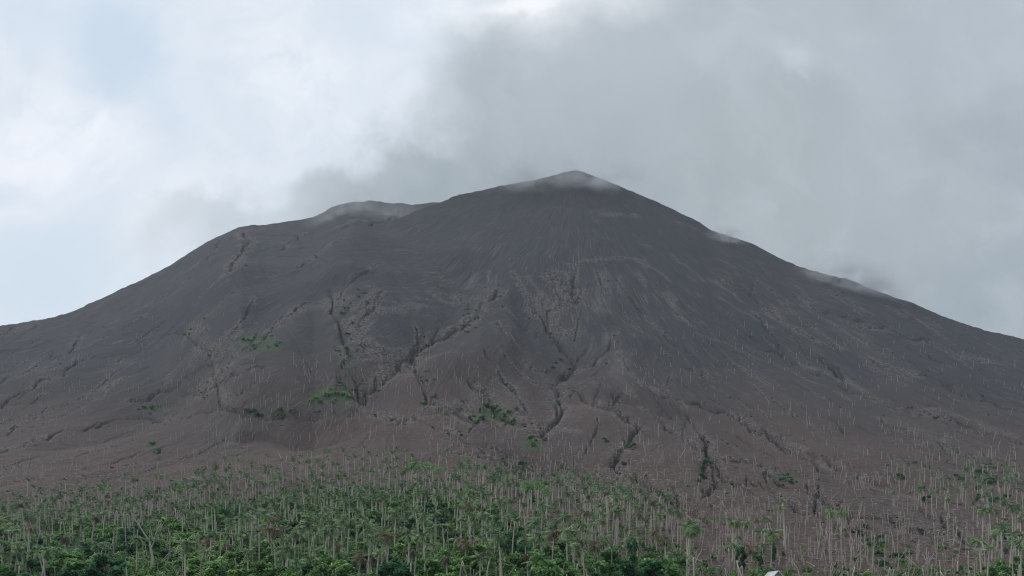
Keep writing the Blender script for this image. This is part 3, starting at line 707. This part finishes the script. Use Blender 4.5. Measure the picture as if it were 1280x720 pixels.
# shrubs on the slopes, in clumps
for cx, cy, rx, ry, k_ in [(325,430,22,10,22),(195,512,18,6,12),(350,516,36,6,22),(405,500,30,7,22),(425,488,12,14,14),(620,520,26,10,26),(436,445,8,22,14),(666,556,8,8,7),(195,562,8,5,5),(968,600,20,7,12),(980,606,12,5,6),
                           (1100,680,12,10,12),(1115,700,16,10,14),(1085,668,12,8,8),(540,478,14,18,12),(590,400,16,14,10),(450,390,22,22,16),(700,460,22,8,10),(1140,520,60,10,8),(880,590,20,14,8),(780,560,20,20,10),(250,412,26,10,10),(820,620,24,14,12),
                           (1245,610,34,30,26),(1180,600,60,24,20),(240,670,26,6,10),(700,704,40,8,22)]:
    for j in range(max(3, int(k_ * .58))):
        a = random.uniform(0, 6.28); q = math.sqrt(random.random()); px = cx + 1.3 * rx * q * math.cos(a); py = cy + 1.25 * ry * q * math.sin(a)
        x, y, g = at(px, py); s = random.uniform(.45, 1.0) * (2.5 if y > 600 else 1.4)
        m_ = random.choice([M_leaf, M_leaf_dark, M_leaf_dark] if (cx, cy) not in ((405,500),(425,488),(240,670),(700,704)) else [M_leaf_light])
        o = link('green_shrub', random.choice(shrubV)[m_.name], None, (x, y, g)); o.scale = (s, s, s * random.uniform(.7, 1.1)); o.rotation_euler = (0, 0, random.uniform(0, 6.28))
        register(o, {'light_leaf': 'light green', 'dark_leaf': 'dark green', 'broad_leaf': 'mid green'}[m_.name] + ' low shrub', 'shrub', px, py, 'green shrubs regrowing on the ash')

sel = np.argwhere((gwide > .35) & (FR > .2) & (FR < .75) & (PXg > 370) & (PXg < 700) & (rng.random(gwide.shape) < .02)); rng.shuffle(sel)
for a_, b_ in sel[:55]:
    x, y, g = X[a_, b_], Y[a_, b_], z[a_, b_]; s_ = random.uniform(.9, 2.3); m_ = random.choice([M_leaf, M_leaf_dark])
    o = link('green_shrub', random.choice(shrubV)[m_.name], None, (x, y, g)); o.scale = (s_, s_, s_ * random.uniform(.6, 1.)); o.rotation_euler = (0, 0, random.uniform(0, 6.28))
    register(o, {'dark_leaf': 'dark green', 'broad_leaf': 'mid green'}[m_.name] + ' shrub in a gully', 'shrub', float(PXg[a_, b_]), float(PYg[a_, b_]), 'green shrubs in the gullies')

# undergrowth, dead brush, rocks : nobody could count them
sm = [leaf_crown(random.uniform(.7, 1.2), .1, .8, 60, .24, 3) for _ in range(5)]
ug = sample(6500, lambda px, py: (1. if py > np.interp(px, [0, 100, 300, 420, 520, 640, 740, 860], [640, 650, 628, 608, 612, 640, 690, 730]) and not (650 < px < 730 and 650 < py < 684 and random.random() < .9) else (.32 if py > top_grove(px) - 12 else .03)) if px < 862 else (.25 if py > 715 else .02), (-8, 1288, 600, 747), .8, 43)
merged_stuff('undergrowth', sm, [(random.randrange(5), x, y, g, random.uniform(0, 6.28), random.uniform(1., 2.4), random.uniform(1., 2.6), 0) for (_, _, x, y, g) in ug], M_leaf_light, 'green undergrowth covering the ground beneath the palms', 'undergrowth')
def box(x0, x1, y0, y1, z0, z1):
    V = np.array([(x, y, zz) for zz in (z0, z1) for y in (y0, y1) for x in (x0, x1)], float)
    return V, np.array([(0, 2, 3, 1), (4, 5, 7, 6), (0, 1, 5, 4), (2, 6, 7, 3), (0, 4, 6, 2), (1, 3, 7, 5)])
def rock():
    V, Fq = box(-.5, .5, -.5, .5, -.35, .4); V = V * np.array([1.3, 1, .9]) + rng.normal(0, .13, V.shape); return V, Fq, np.full(8, rng.random())
rk = [rock() for _ in range(12)]
gmax = np.maximum(gwide, rocky); gi = np.argwhere((rng.random(gmax.shape) < gmax ** 1.6 * .11) & (FR > 0) & (np.abs(U) < .75)); rng.shuffle(gi)
rx_ = []
for a_, b_ in gi[:30000]:
    yy = Y[a_, b_]; x_ = X[a_, b_] + random.uniform(-2, 2); s_ = random.choice((.4, .5, .7, 1.1)) * (.45 + yy / 1300)
    rx_.append((random.randrange(12), x_, yy, z[a_, b_], random.uniform(0, 6.28), s_ * random.uniform(.6, 1.7), s_ * random.uniform(.5, 1.1), random.gauss(0, .3)))
m_rk, n, b = material('broken_lava'); n.set(b.inputs['Base Color'], n.mix(n.ss(n.attr('rnd'), .25, .95), (.026, .027, .029), (.25, .235, .22)))
merged_stuff('rock_debris', rk, rx_, m_rk, 'broken rock and rubble lying along the gullies', 'rocks')
def twig():
    parts = []
    for i in range(7):
        a = random.uniform(0, 6.28); L = random.uniform(.8, 2.6); e = random.uniform(-.05, .9); p = np.array([random.gauss(0, .7), random.gauss(0, .7), .05]); d = np.array([math.cos(a) * math.cos(e), math.sin(a) * math.cos(e), math.sin(e)])
        parts.append(tube([p, p + d * L * .5 + np.array([0, 0, .1]), p + d * L], [.06, .05, .02], 3))
    return merge(parts)
tw = [twig() for _ in range(8)]
def d_tw(px, py):
    if px > 820 and py > 600: return .95 if py > 640 else .5
    if 590 < px < 860 and 575 < py < 690: return .6
    if px > 1000 and py > 530: return .4
    if py > 560 and py < 660: return .3
    if py > 500: return .06
    return .02
tws = sample(7500, d_tw, (-8, 1288, 400, 745), .9, 53)
for a_, b_ in gi[30000:34500]: tws.append((0, 0, X[a_, b_], Y[a_, b_], z[a_, b_]))
merged_stuff('dead_brush', tw, [(random.randrange(8), x, y, g, random.uniform(0, 6.28), random.uniform(.6, 1.4) * (1.3 if y > 400 else .8), random.uniform(.6, 1.5), 0) for (_, _, x, y, g) in tws], M_deadbrown, 'tangled dead brush and snapped branches strewn over the ash', 'dead brush')

# house whose white roof just enters the frame
def solid(name, Vq, mat, parent=None): return link(name, data(name, Vq, mat), parent)
m_roof, n, b = material('white_roof_sheet', .45, .4); o_ = n.new('ShaderNodeTexCoord').outputs['Object']
n.set(b.inputs['Base Color'], n.mix(n.ss(n.noise(o_, 1.2, 5), .4, .7), (.62, .64, .66), (.40, .41, .42)))
m_wall, n, b = material('painted_wall', .8); n.set(b.inputs['Base Color'], n.mix(n.noise(n.new('ShaderNodeTexCoord').outputs['Object'], 1.5, 5), (.5, .48, .42), (.36, .35, .31)))
m_wood, n, b = material('door_wood', .6); n.set(b.inputs['Base Color'], (.12, .07, .04))
m_gls, n, b = material('window_glass', .1, .5); n.set(b.inputs['Base Color'], (.03, .04, .045))
hx, hy = (972 - 640) / F * 96, 96.; hz = ground_height(hx, hy); apex = ZC + 96 * (H - 713.3) / F - hz
house = empty('house', hx, hy, hz); tag(house, 'small house whose pale sheet roof peak just shows at the bottom edge', 'house')
aw = 1.55
def gable(w, y0, y1, ze, za, t=.07):
    V = []; 
    for y in (y0, y1):
        V += [(-w, y, ze), (0, y, za), (w, y, ze), (-w, y, ze - t), (0, y, za - t), (w, y, ze - t)]
    return np.array(V, float), np.array([(0, 1, 7, 6), (1, 2, 8, 7), (3, 9, 10, 4), (4, 10, 11, 5), (0, 3, 4, 1), (1, 4, 5, 2), (6, 7, 10, 9), (7, 8, 11, 10), (0, 6, 9, 3), (2, 5, 11, 8)])
za = apex; zl = apex - .62
rf = solid('roof', merge([gable(aw + .3, -.35, 3.6, za - 2.1, za)]), m_roof, house)
V, Fq = gable(3.2, 0, 9, zl - 1.5, zl); V2 = np.stack([V[:, 1] - .2, V[:, 0] + 3.4, V[:, 2]], 1)
solid('main_roof', merge([(V2, Fq[:, ::-1])]), m_roof, house)
wallz = zl - 1.45
solid('wall', merge([box(-aw, aw, 0, 3.3, -.5, za - 1.95), box(aw + .01, 8.4, .5, 6.2, -.5, wallz)]), m_wall, house)
gv = np.array([(-aw, -.02, za - 2.0), (aw, -.02, za - 2.0), (.02, -.02, za - .12), (-.02, -.02, za - .12)]); gv2 = gv.copy(); gv2[:, 1] = .06
solid('gable_wall', (np.concatenate([gv, gv2]), np.array([(0, 1, 2, 3), (7, 6, 5, 4), (0, 4, 5, 1), (1, 5, 6, 2), (2, 6, 7, 3), (3, 7, 4, 0)])), m_wall, house)
dr = solid('door', box(-.45, .45, -.05, -.004, 0, 2.05), m_wood, house); solid('handle', box(.3, .36, -.1, -.052, .95, 1.08), m_roof, dr)
for wx_ in (2.4, 4.4, 6.4):
    w_ = solid('window', box(wx_, wx_ + 1.1, .44, .497, 1.0, 2.1), m_roof, house); solid('pane', box(wx_ + .08, wx_ + 1.02, .425, .437, 1.08, 2.02), m_gls, w_)

finish_labels()

# ---------------------------------------------------------------- cloud wisps (real volumes)
def wisp(px, py, dpx, rx, ry, rz_, dens, label, sc_=.02, seed=0., thr=.45, tilt=0., colr=(.74, .77, .80)):
    x, y = unproj(px, py); g = ground_height(x, y); yy = y - dpx
    m = bpy.data.materials.new('cloud_vapour'); m.use_nodes = True; n = N(m.node_tree); n.nodes.clear()
    out = n.new('ShaderNodeOutputMaterial'); v = n.new('ShaderNodeVolumePrincipled'); n.l.new(v.outputs[0], out.inputs['Volume'])
    v.inputs['Color'].default_value = (*colr, 1); v.inputs['Anisotropy'].default_value = .2
    oc = n.new('ShaderNodeTexCoord').outputs['Object']; ps = n.new('ShaderNodeNewGeometry').outputs['Position']
    ln = n.vm('LENGTH', oc, None, 'Value'); nz = n.noise(n.vm('ADD', n.vm('MULTIPLY', ps, (1, 1, 1.3)), (seed, seed, 0)), sc_, 4, .55)
    fall = n.ss(n.m('ADD', ln, n.m('MULTIPLY', n.m('SUBTRACT', nz, .5), .9)), .95, .15)
    d = n.m('MULTIPLY', n.m('MULTIPLY', fall, n.ss(nz, thr - .05, thr + .2)), dens); n.set(v.inputs['Density'], d)
    bm_ = bpy.data.meshes.new('cloud_wisp'); import bmesh
    bb = bmesh.new(); bmesh.ops.create_icosphere(bb, subdivisions=3, radius=1.0); bb.to_mesh(bm_); bb.free(); bm_.materials.append(m)
    o = link('cloud_wisp', bm_, None, (x, yy, g + 0)); o.scale = (rx, ry, rz_); o.rotation_euler = (0, tilt, 0)
    tag(o, label, 'cloud', 'cloud wisps clinging to the mountain'); return o
wisp(668, 230, 40, 180, 80, 66, .020, 'thin grey cloud wisp veiling the slope just left of the summit', .016, 3.)
wisp(752, 230, 40, 150, 80, 66, .026, 'grey cloud wisp draped just right over the summit tip', .016, 40.)
wisp(450, 266, 30, 200, 110, 90, .012, 'grey cloud wisp pouring over the saddle left of the main crest', .015, 90.)
wisp(908, 300, 14, 75, 50, 32, .04, 'small faint cloud wisp behind the notch on the right ridge', .03, 20.)
wisp(1068, 357, 16, 170, 80, 70, .035, 'faint dark-tinted cloud wisp lying along the right ridge line', .02, 60., .45, .3)

# haze
mh = bpy.data.materials.new('haze'); mh.use_nodes = True; n = N(mh.node_tree); n.nodes.clear()
out = n.new('ShaderNodeOutputMaterial'); v = n.new('ShaderNodeVolumePrincipled'); n.l.new(v.outputs[0], out.inputs['Volume'])
v.inputs['Color'].default_value = (.80, .90, 1.0, 1); v.inputs['Density'].default_value = .00005; v.inputs['Anisotropy'].default_value = .1
V, Fq = box(-7000, 7000, -2000, 8000, -2.9, float(z.max()) + 60)
hz_ = link('haze', mesh_np('haze', V, Fq, mh)); tag(hz_, 'thin blue-grey air haze softening the far slopes', 'haze', kind='stuff')

# ---------------------------------------------------------------- sky
w = bpy.data.worlds.new('World'); sc.world = w; w.use_nodes = True; n = N(w.node_tree); n.nodes.clear()
out = n.new('ShaderNodeOutputWorld'); sky = n.new('ShaderNodeTexSky'); sky.sky_type = 'NISHITA'; sky.sun_disc = False
SUN_EL, SUN_AZ = R(52), R(-70)          # azimuth from +Y towards +X
sky.sun_elevation = SUN_EL; sky.sun_rotation = SUN_AZ; sky.air_density = 1.; sky.dust_density = 1.5
D = n.new('ShaderNodeTexCoord').outputs['Generated']; sp = n.new('ShaderNodeSeparateXYZ'); n.l.new(D, sp.inputs[0])
ym = n.m('MAXIMUM', sp.outputs[1], .15); zm = n.m('MAXIMUM', sp.outputs[2], .0)
u0 = n.m('DIVIDE', sp.outputs[0], ym); v0 = n.m('DIVIDE', zm, ym)
cmb = n.new('ShaderNodeCombineXYZ'); n.set(cmb.inputs[0], u0); n.set(cmb.inputs[1], v0); n.set(cmb.inputs[2], sp.outputs[1]); uv = cmb.outputs[0]
w1 = n.vm('SUBTRACT', n.noise(uv, 4.5, 6, .52, 1), (.5, .5, .5)); w2 = n.vm('SUBTRACT', n.noise(n.vm('ADD', uv, (7, 3, 1)), 14, 5, .6, 1), (.5, .5, .5))
wv = n.vm('ADD', n.vm('ADD', uv, n.vm('MULTIPLY', w1, (.20, .17, 0))), n.vm('MULTIPLY', w2, (.075, .065, 0)))
s2 = n.new('ShaderNodeSeparateXYZ'); n.l.new(wv, s2.inputs[0]); uu, vv = s2.outputs[0], s2.outputs[1]
fcv = n.new('ShaderNodeFloatCurve'); n.set(fcv.inputs['Value'], vv); cu = fcv.mapping.curves[0]
pts = [(0, .22), (.35, .16), (.40, .10), (.43, .085), (.455, .14), (.48, .20), (.515, .31), (.545, .365), (.578, .378), (.62, .39), (.70, .455), (.85, .52), (1, .6)]
while len(cu.points) < len(pts): cu.points.new(.5, .5)
for p, q in zip(cu.points, pts): p.location = q; p.handle_type = 'AUTO'
fcv.mapping.update()
f = n.m('SUBTRACT', uu, n.m('SUBTRACT', fcv.outputs[0], .5))
bank = n.ss(f, -.045, .085)
def blob(px, py, rx, ry, a=1.4, b_=.2):
    cx, cy = (px - 640) / F, (H - py) / F
    return n.ss(n.m('POWER', n.m('ADD', n.m('POWER', n.m('DIVIDE', n.m('SUBTRACT', uu, cx), rx / F), 2.), n.m('POWER', n.m('DIVIDE', n.m('SUBTRACT', vv, cy), ry / F), 2.)), .5), a, b_)
soft = n.noise(uv, 5, 5, .5)
bright = n.mix(n.ss(soft, .35, .7), (.70, .76, .83), (.80, .83, .88))
blue = (.52, .635, .76)
bright = n.mix(n.m('MULTIPLY', blob(165, 70, 75, 90), .85), bright, blue)
bright = n.mix(n.m('MULTIPLY', blob(20, 20, 120, 60), .5), bright, blue)
bright = n.mix(n.m('MULTIPLY', blob(5, 245, 55, 30), .6), bright, blue)
bright = n.mix(n.m('MULTIPLY', blob(90, 350, 170, 75), .72), bright, (.58, .69, .78))
bright = n.mix(n.m('MULTIPLY', blob(240, 160, 50, 80), .3), bright, (.66, .75, .82))
bright = n.mix(n.m('MULTIPLY', blob(70, 190, 90, 80), .85), bright, (.86, .88, .93))
bright = n.mix(n.m('MULTIPLY', blob(400, 120, 110, 60), .7), bright, (.84, .87, .92))
bright = n.mix(n.m('MULTIPLY', blob(540, 20, 70, 36), .5), bright, (.90, .92, .95))
grey = n.mix(n.ss(vv, .40, .68), (.315, .365, .385), (.47, .515, .555))
grey = n.mix(n.m('MULTIPLY', blob(1000, 230, 330, 130), .8), grey, (.385, .43, .455))
grey = n.mix(n.ss(uu, .30, .62, 0, .55), grey, (.40, .45, .515))
grey = n.mix(n.m('MULTIPLY', blob(1230, 40, 200, 100), .5), grey, (.56, .61, .68))
grey = n.mix(n.m('MULTIPLY', blob(995, 80, 40, 24), .7), grey, (.56, .63, .68))
grey = n.mix(1., grey, (.87, .89, .89), 'MULTIPLY')
bright = n.mix(1., bright, (.99, .985, .98), 'MULTIPLY')
grey = n.mix(n.ss(uu, -.08, -.30), grey, (.53, .59, .64))
grey = n.mix(n.m('MULTIPLY', blob(680, -10, 140, 60), .85), grey, (.80, .83, .86))
grey = n.mix(n.ss(soft, .3, .75, 0, .22), grey, (.56, .59, .63))
tex = n.noise(n.vm('ADD', wv, (3, 9, 2)), 9, 7, .62, 0, .6); tex2 = n.noise(n.vm('ADD', uv, (1, 5, 4)), 3.2, 6, .55, 0, .4)
bright = n.mix(n.ss(tex, .46, .68, 0, .5), bright, (.60, .68, .76)); bright = n.mix(n.ss(tex2, .50, .64, 0, .45), bright, (.58, .67, .77))
grey = n.mix(n.ss(tex, .42, .7, 0, .22), grey, (.58, .62, .66)); grey = n.mix(n.ss(tex2, .48, .7, 0, .35), grey, (.30, .345, .375))
c = n.mix(bank, bright, grey)
c = n.mix(n.m('MULTIPLY', blob(228, 262, 40, 16), .3), c, (.50, .56, .62))
c = n.mix(n.m('MULTIPLY', blob(672, -2, 80, 16), .7), c, (.93, .94, .96))
bgc = n.new('ShaderNodeBackground'); n.set(bgc.inputs[0], c); bgc.inputs[1].default_value = 1.2
bgs = n.new('ShaderNodeBackground'); n.l.new(sky.outputs[0], bgs.inputs[0]); bgs.inputs[1].default_value = .10
mx = n.new('ShaderNodeMixShader'); mx.inputs[0].default_value = .93; n.l.new(bgs.outputs[0], mx.inputs[1]); n.l.new(bgc.outputs[0], mx.inputs[2]); n.l.new(mx.outputs[0], out.inputs[0])
sl = bpy.data.lights.new('sun', 'SUN'); sl.energy = 1.4; sl.angle = R(18); sl.color = (1, .96, .9); so = link('sun', sl)
dv = (math.sin(SUN_AZ) * math.cos(SUN_EL), math.cos(SUN_AZ) * math.cos(SUN_EL), math.sin(SUN_EL))
from mathutils import Vector
so.rotation_euler = Vector(dv).to_track_quat('Z', 'Y').to_euler()

sc.view_settings.view_transform = 'Standard'; sc.view_settings.look = 'None'; sc.view_settings.exposure = 0; sc.view_settings.gamma = 1
sc.render.engine = 'CYCLES'; cy = sc.cycles; cy.use_denoising = True; cy.denoising_prefilter = 'ACCURATE'; cy.max_bounces = 5; cy.diffuse_bounces = 2; cy.volume_bounces = 1; cy.transparent_max_bounces = 6
cy.pixel_filter_type = 'BLACKMAN_HARRIS'; cy.filter_width = 1.15
cy.volume_step_rate = 1.5; cy.volume_max_steps = 96; cy.sample_clamp_indirect = 4
